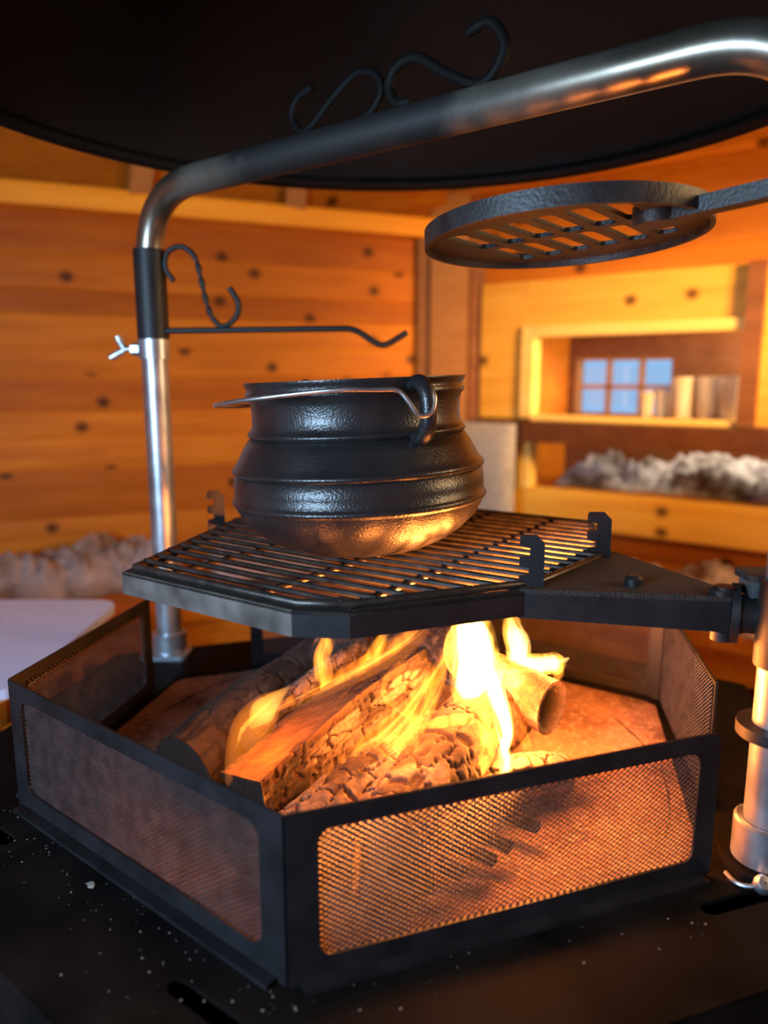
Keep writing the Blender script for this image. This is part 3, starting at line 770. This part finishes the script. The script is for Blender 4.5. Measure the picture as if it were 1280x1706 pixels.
# notched height lugs
def lug(base, uu, w, h, z0):
    pts = [(-w/2, 0), (w/2, 0), (w/2, h-.008), (w/2-.008, h), (-w/2+.002, h), (-w/2, h-.003), (-w/2, h-.010), (-w*.08, h-.013), (-w*.08, h-.021), (-w/2, h-.022), (-w/2, h-.031), (-w*.12, h-.033), (-w*.12, h-.040), (-w/2, h-.041)]
    return frame3((*base, z0), (*uu, 0), (uu[1], -uu[0], 0))(plate(pts, [], -.002, .002))
mesh('notched_lug', tl(lug((.144, .698), (.99, -.12), .024, .056, ZG-.002)), 'black_steel', tray)
mesh('notched_lug', tl(lug((.243, .815), (.99, -.12), .026, .057, ZG-.002)), 'black_steel', tray)
mesh('notched_lug', tl(lug((-.238, 1.03), (.86, .5), .024, .054, ZG-.004)), 'black_steel', tray)

# ------------------------------------------------------------------ wire grate
wg = thing('wire_grate', 'round-bar wire grate lying in the six-sided tray under the pot', 'grate', (*TC, ZG))
zw = ZG+.0045
gh0 = inset(tv, .012)
gh = chamfer(chamfer(gh0, 2, .085), ti, .025)
mesh('frame_wire', tl(tube([(*p, zw) for p in gh], .0042, 10, closed=True)), 'grate_wire', wg, smooth=True)
L_, F_ = np.array(tv[(ti-1) % 6]), np.array(tv[ti]); bd = (F_-L_)/np.linalg.norm(F_-L_); bn = np.array([-bd[1], bd[0]]);
if bn.dot(TC-L_) < 0: bn = -bn
def clip_line(p, d, poly):
    ts = []
    for i in range(len(poly)):
        a_, b_ = np.array(poly[i]), np.array(poly[(i+1) % len(poly)]); e = b_-a_; det = d[0]*(-e[1])+e[0]*d[1]
        if abs(det) < 1e-9: continue
        r_ = a_-p; t_ = (r_[0]*(-e[1])+e[0]*r_[1])/det; s_ = (d[0]*r_[1]-d[1]*r_[0])/det
        if -1e-6 <= s_ <= 1+1e-6: ts.append(t_)
    return (min(ts), max(ts)) if len(ts) >= 2 else None
span = float(np.dot(np.array(tv[4])-L_, bn))-.024; nb = 20
for k in range(nb):
    off = .012 + span*(k+.75)/(nb+.5)
    p = L_+bn*off; c_ = clip_line(p, bd, gh)
    if c_ and c_[1]-c_[0] > .03:
        a_, b_ = p+bd*c_[0], p+bd*c_[1]; mdz = -.0012
        mesh('grate_bar', tl(tube([(*a_, zw+.002), (*((a_+b_)/2), zw+.002+mdz), (*b_, zw+.002)], .0033, 8)), 'grate_wire', wg, smooth=True)
for s in (.27, .62, .88):
    p = L_+bd*s*.371-bd*.045; c_ = clip_line(p, bn, gh)
    if c_: mesh('cross_bar', tl(tube([(*(p+bn*c_[0]), zw-.003), (*(p+bn*c_[1]), zw-.003)], .0036, 8)), 'grate_wire', wg, smooth=True)

# ------------------------------------------------------------------ cast iron pot
PC = np.array([-.026, .862]); PZ = .267
pt = thing('cast_iron_pot', 'black cast iron cauldron with raised bands standing on the wire grate', 'pot', (*PC, PZ))
PT = R(-2.3)
tp = lambda vf: rot_about(vf, (*PC, PZ), (0, 1, 0), PT)
prof = [(.001, .0), (.050, .0), (.066, .001), (.084, .005), (.105, .014), (.124, .0265), (.1385, .040), (.1465, .0535), (.1485, .058)]
def ribp(r, z, rr, hh): return [(r+rr*math.sin(math.pi*k/6), z+hh*(k/6-.5)) for k in range(7)]
prof += ribp(.1485, .063, .0035, .010) + [(.1492, .078), (.1480, .092)] + ribp(.1462, .0985, .0038, .010)
prof += [(.1425, .109), (.1355, .122), (.1280, .133)] + ribp(.1255, .1385, .0035, .009)
prof += [(.1232, .147), (.1225, .158), (.1230, .170), (.1245, .176)] + [(.1275, .179), (.1288, .182), (.1275, .1855), (.1265, .1875), (.1285, .192), (.1300, .1945)]
prof += [(.1298, .1962), (.1235, .1962), (.1190, .185), (.1175, .160), (.122, .135), (.142, .095), (.142, .062), (.10, .020), (.05, .008), (.001, .008)]
prof = [(r_*.975, z_) for r_, z_ in prof]
mesh('pot_body', tp(lathe(prof, 128, (*PC, PZ))), 'cast_iron', pt, smooth=True, sharp=60)
def ear(ang, nm='ear'):
    c_, s_ = math.cos(ang), math.sin(ang); rad = np.array([c_, s_])
    pts = [(.118, .186), (.134, .190), (.146, .180), (.149, .163), (.146, .147), (.138, .137), (.126, .134)]
    return mesh(nm, tp(tube(smooth_path([(*(PC+rad*r_), PZ+z_) for r_, z_ in pts], 6), [.0085]*37, 14)), 'cast_iron', pt, smooth=True)
EA = R(-59); ear(EA); ear(EA+math.pi)
# bail: heavy wire lying round the front of the rim
e1 = np.array([math.cos(EA), math.sin(EA)])
P0 = np.array([*(PC+e1*.141), PZ+.165])
bp = [P0+(.005, -.006, .022), P0+(.010, -.010, .010), P0+(.006, -.014, -.004), P0+(-.006, -.016, -.006), P0+(-.016, -.016, .008), P0+(-.026, -.015, .0185), P0+(-.046, -.016, .020), (-.048, .722, PZ+.186), (-.128, .745, PZ+.180), (-.172, .80, PZ+.175), (-.188, .88, PZ+.171), (-.178, .95, PZ+.168), (-.140, .985, PZ+.168), (-.112, .985, PZ+.160)]
mesh('bail_handle', tp(tube(smooth_path(bp, 7), .0025, 10)), 'wire_steel', pt, smooth=True)

# ------------------------------------------------------------------ round griddle
GC = np.array([.190, .82, .606]); GR_ = .147
gd = thing('round_griddle', 'round black cast iron slotted griddle on a bar beneath the hood', 'griddle', tuple(GC))
gx = np.array([GC[0]-PR[0], GC[1]-PR[1], 0]); gx /= np.linalg.norm(gx); gax = np.cross((0, 0, 1), gx)
tg = lambda vf: rot_about(vf, (GC[0], GC[1], GC[2]+.01), gax, R(3.6))
n_ = 72
rim = lathe([(GR_-.005, .0), (GR_, .0), (GR_, .018), (GR_-.005, .018), (GR_-.005, .0)], n_, tuple(GC))
mesh('rim', tg(rim), 'griddle_iron', gd, smooth=True)
sl = []
sdv = np.array([.62, .78]); sdv /= np.linalg.norm(sdv); cdv = np.array([sdv[1], -sdv[0]])
for i in range(-4, 4):
    for row in (-1, 1):
        c_ = cdv*(i+.5)*.0335; lo, hi = .006, .088
        lim = GR_-.020; off_ = abs((i+.5)*.0335)+.0115
        if off_ > lim: continue
        hi = min(hi, math.sqrt(lim*lim-off_*off_))
        if hi-lo < .02: continue
        q = rrect(-.0115, .0115, lo, hi, .0075, 4)
        sl.append([tuple(GC[:2]+c_+cdv*x+sdv*y*row) for x, y in (q if row > 0 else q[::-1])])
disc = [(GC[0]+(GR_-.004)*math.cos(x), GC[1]+(GR_-.004)*math.sin(x)) for x in np.linspace(0, 2*math.pi, n_, endpoint=False)]
mesh('slotted_plate', tg(plate(disc, sl, GC[2]+.007, GC[2]+.012)), 'griddle_iron', gd)
pe = GC[:2]-gx[:2]*(GR_-.035); po = PR+gx[:2]*.02
mesh('handle_bar', tg(prof_tube([(*pe, GC[2]+.004), (*po, GC[2]+.004)], [(-.010, -.007), (.010, -.007), (.010, .008), (-.010, .008)])), 'griddle_iron', gd)
pb = GC[:2]-gx[:2]*(GR_-.045)
mesh('boss', tg(lathe([(.020, -.004), (.022, .0), (.022, .014)], 20, (*pb, GC[2]), cap0=True)), 'griddle_iron', gd, smooth=True)
mesh('pole_sleeve', lathe([(TR*1.01, .585), (.026, .585), (.026, .625), (TR*1.01, .625)], 28, (*PR, 0)), 'black_steel', gd, smooth=True)

# ------------------------------------------------------------------ burning logs
def log(name, label, p0, p1, r, mat, seed, shape='round', crack=.006, cell=38, ash=lambda s, a: 0, char=lambda s, a: 1, ember=.0, taper=.95, bend=.01, hollow=False, roll=0, nl=170, na=110, cap=0.0):
    p0, p1 = np.array(p0), np.array(p1); d = p1-p0; L = np.linalg.norm(d); d /= L
    up = np.array([0, 0, 1.]); sdx = np.cross(d, up); sdx /= np.linalg.norm(sdx); up = np.cross(sdx, d)
    V, F, at = [], [], {'char': [], 'ash': [], 'deep': [], 'ember': []}
    def rad(a):
        if shape == 'round': return 1+.06*math.sin(2*a+seed)
        # split wedge: bark arc + two flat faces
        a = (a+math.pi) % (2*math.pi) - math.pi
        lim = []
        for na_, dist in ((R(90), .42), (R(-20), .50), (R(200), .62)):
            c_ = math.cos(a-na_)
            if c_ > .05: lim.append(dist/c_)
        return min([1.0]+lim)
    for i in range(nl+1):
        s = i/nl; c_ = p0+d*L*s + up*bend*math.sin(math.pi*s)
        rr = r*(1+(taper-1)*s)*(1+.05*noise.noise(Vector((s*5, seed, 0))))
        for k in range(na):
            a = 2*math.pi*k/na; b = rad(a-roll)*rr
            pos = c_ + b*(math.cos(a)*sdx+math.sin(a)*up)
            q = Vector(((s*L)*cell*.75, ((a+R(90)) % (2*math.pi))*r*cell*1.15+seed*3, seed))
            qn = q + .22*Vector((noise.noise(q*1.3), noise.noise(q*1.3+Vector((5, 5, 5))), 0)) + .06*Vector((noise.noise(q*6), noise.noise(q*6+Vector((5, 5, 5))), 0))
            dist, _ = noise.voronoi(qn, distance_metric='CHEBYCHEV'); e = dist[1]-dist[0]
            chv = max(0, min(1, char(s, a)+.25*noise.noise(q*.8)))
            cr = max(0, 1-e/(.075+.05*noise.noise(q*.7)))*chv
            big = .004*noise.noise(q*.4) + .0012*noise.noise(q*3)
            h = big - crack*cr*(1 if chv > .3 else .2)
            if s == 0 or s == 1: h = 0
            V.append(pos + h*(math.cos(a)*sdx+math.sin(a)*up))
            at['char'].append(chv); at['deep'].append(min(1, cr*1.1)*.9)
            av = ash(s, a); at['ash'].append(max(0, min(1, .5+(av-.5+.75*noise.noise(q*.55)+.3*noise.noise(q*2))*3))*(1-min(1, cr*1.5)) if av > 0 else 0)
            at['ember'].append(ember*max(0, cr-.35)*max(0, noise.noise(q*.5+Vector((2, 7, 1)))+.3))
    for i in range(nl):
        for k in range(na): l = (k+1) % na; F.append([i*na+k, i*na+l, (i+1)*na+l, (i+1)*na+k])
    def endcap(i, sgn):
        base = [i*na+k for k in range(na)]; prev = base
        cen = np.mean([V[b] for b in base], axis=0); rings = 7
        for j in range(1, rings):
            f_ = 1-j/rings; new = []
            for k in range(na):
                p = cen+(np.array(V[base[k]])-cen)*f_
                dep = (-sgn)*(.055 if hollow else 0)*max(0, min(1, (1-f_-.22)*6))
                p = p + d*(dep*-1 if False else dep) + d*sgn*.0015*noise.noise(Vector(p*160))
                new.append(len(V)); V.append(p); at['char'].append(1); at['deep'].append(1.0 if (hollow and f_ < .72) else (.3*(1-cap) if not hollow else .0)); at['ash'].append(.8 if hollow and f_ >= .72 else cap); at['ember'].append(0)  # hollow end painted near black for the shade inside it
            for k in range(na):
                l = (k+1) % na; q = [prev[k], prev[l], new[l], new[k]]; F.append(q[::-1] if sgn > 0 else q)
            prev = new
        F.append(prev if sgn < 0 else prev[::-1])
    # orientation of the caps is not important for a closed look
    endcap(0, -1); endcap(nl, 1)
    o = mesh(name, (V, F), mat, smooth=True, sharp=180, origin=tuple((p0+p1)/2-up*r))
    for kx, vals in at.items():
        A = o.data.attributes.new(kx, 'FLOAT', 'POINT'); A.data.foreach_set('value', vals)
    return tag(o, label, 'log', 'logs burning in the fire bowl')
ss = lambda a, b, x: max(0, min(1, (x-a)/(b-a)))
log('burning_log', 'split log with a glowing orange sawn face pointing to the near corner', (-.138, .688, .046), (.050, .905, .112), .050, 'firewood', 1.7, shape='split', roll=R(14),
    char=lambda s, a: max(ss(.42, .60, s), 1-ss(R(35), R(58), a % (2*math.pi)) if (a % (2*math.pi)) < R(90) else ss(R(150), R(175), a % (2*math.pi)), 0), ash=lambda s, a: .55 if (a % (2*math.pi) < R(28) or a % (2*math.pi) > R(300)) else 0, ember=.5, cell=34)
log('burning_log', 'dark bark log behind the glowing split log, on the left of the fire', (-.225, .765, .022), (-.045, 1.06, .062), .048, 'firewood_bark', 4.2, char=lambda s, a: .75, ash=lambda s, a: .25 if s > .5 else .05, crack=.003, cell=26)
log('burning_log', 'thin grey ashy split log tucked along the glowing log', (-.150, .765, .066), (-.02, .95, .108), .017, 'firewood_bark', 6.1, char=lambda s, a: .9, ash=lambda s, a: .45, crack=.003, cell=60, ember=.3)
log('burning_log', 'ash crusted charred log lying lowest at the front of the fire', (-.085, .628, .022), (.07, .80, .050), .036, 'firewood', 9.4, char=lambda s, a: 1, ash=lambda s, a: .6 if s < .6 else .3, ember=1.2, cell=40)
log('burning_log', 'thick brown log with pale cracked blocks on its end in mid fire', (.000, .640, .016), (.150, .885, .055), .052, 'firewood', 12.3, char=lambda s, a: .8, ash=lambda s, a: .95-.9*ss(.16, .30, s) if True else 0, cell=30, crack=.007, ember=.6, cap=.7)
log('burning_log', 'hollow ended pale log poking out on the sunny side of the fire', (.200, .822, .078), (.02, .985, .095), .034, 'firewood', 15.8, char=lambda s, a: .55, ash=lambda s, a: .45, cell=50, crack=.002, hollow=True)
log('burning_log', 'small pale ash covered log lying beside the rounded guard panel', (.085, .735, .014), (.205, .785, .016), .026, 'firewood', 18.8, char=lambda s, a: .9, ash=lambda s, a: .9, cell=36)
log('burning_log', 'dark charred log resting high at the back under the tray', (.105, .86, .135), (-.05, 1.10, .10), .040, 'firewood', 22.1, char=lambda s, a: 1, ash=lambda s, a: .2, cell=40, ember=.4)
log('burning_log', 'dark bark log at the back of the fire under the hook arm', (-.06, .93, .10), (-.02, 1.14, .06), .042, 'firewood_bark', 25.4, char=lambda s, a: .8, ash=lambda s, a: .15, cell=34)

# ------------------------------------------------------------------ fire
fire = thing('fire', 'yellow and orange flames leaping from the burning logs', 'fire', (.02, .82, .02))
fl_n = 0
def unp(px, py, Y):
    th = math.atan(223/1230); c_, s_ = math.cos(th), math.sin(th)
    x = (px-640)/1230; y = -(py-853)/1230; dv = np.array([x, c_+y*s_, -s_+y*c_]); return dv*(Y/dv[1])+np.array([0, 0, .464])
frng = random.Random(3)
def flame(pts, mat, thick=.35, twist=0.0, sub=7, strands=None):
    """pts: (image x, image y, width in px, depth Y): a body of thin gas, brighter strands and, in bright flames, a core inside it"""
    P_ = [unp(p[0], p[1], p[3]) for p in pts]
    ctr = smooth_path(P_, sub); w = smooth_path([(p[2]*p[3]/1230/2, 0, 0) for p in pts], sub); w = [max(.0004, q[0]) for q in w]
    w[0] = .0003; w[-1] = .0002; m = len(ctr)
    body = mesh('flame_tongue', tube(ctr, w, 14, flat=thick, up=(1, 0, 0), twist=twist), mat, fire, smooth=True, sharp=180)
    if mat == 'flame_bright':
        k0, k1 = int(m*.10), int(m*.88)
        cw = [w[i]*.72*min(1, (i-k0)/4+.1, (k1-1-i)/5+.05) for i in range(k0, k1)]
        mesh('flame_core', tube(ctr[k0:k1], cw, 12, flat=max(.5, thick), up=(1, 0, 0), twist=twist), 'flame_core', body, smooth=True, sharp=180)
    if strands is None: strands = 5 if max(w) > .008 else 2
    for n_ in range(strands):
        a = frng.uniform(-.8, .8); b = a+frng.uniform(-.6, .6); ph = frng.uniform(0, 6); k0 = frng.randint(0, m//4); k1 = m-frng.randint(0, m//5)
        cc = []; ww = []
        for i in range(k0, k1):
            t_ = (i-k0)/max(1, k1-k0-1); o_ = max(-.9, min(.9, a+(b-a)*t_+.18*math.sin(ph+t_*7)))
            cc.append(ctr[i]+np.array([.92, -.12, .38])*w[i]*o_+np.array([0, .004*math.sin(ph+3*t_), 0])); ww.append(max(.0002, w[i]*frng.uniform(.07, .10)*math.sin(math.pi*min(.98, max(.02, t_)))**.6*(1.6 if n_ % 3 == 0 else .8)))
        mesh('flame_strand', tube(cc, ww, 8, flat=.7, up=(1, 0, 0)), 'flame_core' if mat == 'flame_bright' else 'flame_thread', body, smooth=True, sharp=180)
    return body
# leaf shaped flame on the left
flame([(378, 1312, 6, .70), (392, 1262, 40, .70), (418, 1215, 74, .71), (446, 1176, 54, .72), (466, 1156, 22, .72), (484, 1142, 3, .72)], 'flame_soft', .30, .3, strands=1)
flame([(415, 1215, 6, .71), (436, 1188, 46, .715), (454, 1168, 32, .72), (484, 1143, 3, .72)], 'flame_glow', .40, .3, strands=0)
flame([(532, 1175, 8, .84), (540, 1130, 34, .84), (536, 1095, 30, .84), (546, 1065, 26, .84), (532, 1030, 4, .84)], 'flame_mid', .3)
flame([(575, 1165, 6, .88), (600, 1125, 22, .88), (625, 1085, 26, .88), (642, 1055, 20, .88), (640, 1030, 3, .88)], 'flame_mid', .3)
flame([(425, 1200, 4, .77), (470, 1175, 16, .78), (540, 1140, 22, .80), (610, 1105, 30, .82), (680, 1060, 24, .84), (700, 1030, 4, .84)], 'flame_dim', .4, .8)
flame([(520, 1345, 8, .70), (560, 1300, 50, .70), (620, 1245, 64, .72), (680, 1190, 60, .74), (730, 1120, 46, .78), (760, 1060, 26, .80), (770, 1030, 4, .8)], 'flame_dim', .25, .9)
flame([(500, 1350, 6, .69), (560, 1310, 30, .69), (640, 1260, 36, .71), (690, 1215, 30, .73), (730, 1150, 18, .75), (750, 1090, 3, .76)], 'flame_dim', .4, -.7)
flame([(650, 1290, 4, .71), (665, 1240, 26, .72), (690, 1205, 30, .73), (660, 1180, 24, .74), (640, 1155, 16, .75), (650, 1120, 12, .76), (690, 1085, 3, .78)], 'flame_dim', .4, .5)
flame([(660, 1330, 6, .68), (690, 1260, 20, .70), (700, 1200, 26, .72), (735, 1140, 16, .74), (745, 1100, 3, .75)], 'flame_dim', .4, 1.0)
flame([(545, 1345, 6, .69), (590, 1290, 66, .70), (650, 1240, 84, .72), (700, 1185, 60, .74), (728, 1120, 34, .76), (748, 1060, 4, .78)], 'flame_soft', .16, .5, strands=6)
flame([(470, 1190, 4, .76), (540, 1150, 26, .78), (620, 1105, 44, .80), (690, 1060, 40, .82), (720, 1020, 4, .83)], 'flame_soft', .25, .4, strands=5)
flame([(690, 1215, 3, .74), (735, 1203, 24, .74), (790, 1196, 20, .75), (835, 1185, 4, .76)], 'flame_mid', .6)
# tall bright pair in the middle
flame([(770, 1195, 8, .80), (782, 1150, 74, .80), (792, 1105, 90, .80), (788, 1060, 84, .80), (778, 1020, 56, .80), (786, 970, 5, .8)], 'flame_bright', .26, .3)
flame([(768, 1150, 4, .79), (808, 1122, 52, .79), (832, 1172, 52, .77), (846, 1222, 42, .75), (838, 1262, 30, .73), (852, 1296, 3, .72)], 'flame_bright', .4, .2)
flame([(794, 1312, 5, .71), (808, 1268, 26, .72), (818, 1228, 36, .74), (836, 1190, 30, .76), (820, 1140, 24, .78), (815, 1100, 3, .79)], 'flame_mid', .5, .3)
flame([(796, 1312, 4, .70), (834, 1298, 28, .70), (846, 1266, 28, .715), (832, 1226, 20, .73), (824, 1190, 3, .74)], 'flame_bright', .5)
flame([(755, 1322, 4, .69), (800, 1308, 24, .695), (838, 1294, 22, .70), (858, 1278, 3, .70)], 'flame_mid', .5)
flame([(790, 1290, 4, .73), (800, 1240, 20, .74), (808, 1190, 24, .75), (798, 1150, 3, .76)], 'flame_mid', .5)
# bright curl on the right
flame([(815, 1135, 6, .86), (856, 1116, 36, .86), (864, 1080, 46, .86), (854, 1045, 38, .86), (846, 990, 5, .86)], 'flame_bright', .4, .2)
flame([(842, 1085, 5, .85), (878, 1108, 44, .85), (912, 1106, 40, .85), (930, 1104, 42, .85), (944, 1100, 10, .85)], 'flame_bright', .55)
flame([(828, 1128, 5, .86), (862, 1128, 30, .86), (895, 1120, 26, .855), (915, 1112, 4, .85)], 'flame_mid', .55)
flame([(924, 1100, 4, .845), (930, 1120, 22, .845), (925, 1138, 10, .845), (928, 1155, 3, .845)], 'flame_mid', .6)
flame([(848, 1170, 4, .80), (868, 1215, 20, .78), (880, 1255, 18, .76), (872, 1275, 3, .76)], 'flame_dim', .5)
flame([(525, 1348, 4, .685), (533, 1328, 14, .685), (546, 1308, 3, .685)], 'flame_bright', .8)
flame([(596, 1268, 3, .71), (603, 1258, 9, .71), (612, 1250, 2, .71)], 'flame_bright', .8)
flame([(590, 1500, 4, .62), (593, 1460, 16, .62), (596, 1420, 14, .63), (590, 1390, 3, .63)], 'flame_dim', .6)
def fire_light(loc, power, rad, col=(1.0, .27, .045)):
    l = bpy.data.lights.new('fire_glow', 'POINT'); l.energy = power; l.color = col; l.shadow_soft_size = rad
    o_ = bpy.data.objects.new('fire_glow', l); COL.objects.link(o_); o_.location = loc
fire_light((.11, .815, .142), 11.0, .035)
fire_light((.205, .87, .130), 7.5, .03)
fire_light((-.13, .71, .110), 1.0, .03)
fire_light((.02, .70, .128), 2.6, .035)
fire_light((.155, .745, .090), 5.0, .03)

# ------------------------------------------------------------------ ash flakes on the table
V, F = [], []
def flake(x, y, z, s, seed):
    r_ = random.Random(seed); k = len(V); m = 5
    for top in (0, 1):
        for i in range(m):
            a = 2*math.pi*i/m+r_.random(); V.append((x+s*math.cos(a)*r_.uniform(.5, 1.2), y+s*math.sin(a)*r_.uniform(.4, .8), z+top*s*.35))
    F.append([k+i for i in range(m)][::-1]); F.append([k+m+i for i in range(m)])
    for i in range(m): F.append([k+i, k+(i+1) % m, k+m+(i+1) % m, k+m+i])
for i in range(170):
    side = rng.choice([0, 0, 0, 1]); s = rng.random(); dd = abs(rng.gauss(0, .04))+.012
    a_, b_ = (GV[5], GV[0]) if side == 0 else (GV[0], GV[1])
    p = np.array(a_)*(1-s)+np.array(b_)*s; nn = p-np.array([CX, CY]); nn = nn/np.linalg.norm(nn); p = p+nn*dd
    if np.linalg.norm(p-(CX, CY)) < .5: flake(p[0], p[1], .0002, rng.choice([.0004, .0005, .0007, .0011]), i)
tag(mesh('ash_flakes', (V, F), 'ash_flake'), 'fine pale ash specks strewn on the black table', 'ash', kind='stuff')
V, F = [], []; flake(-.272, .612, .0003, .006, 5)
tag(mesh('ash_chip', (V, F), 'ash_flake'), 'largest pale ash chip lying on the table before the grey mesh', 'ash')
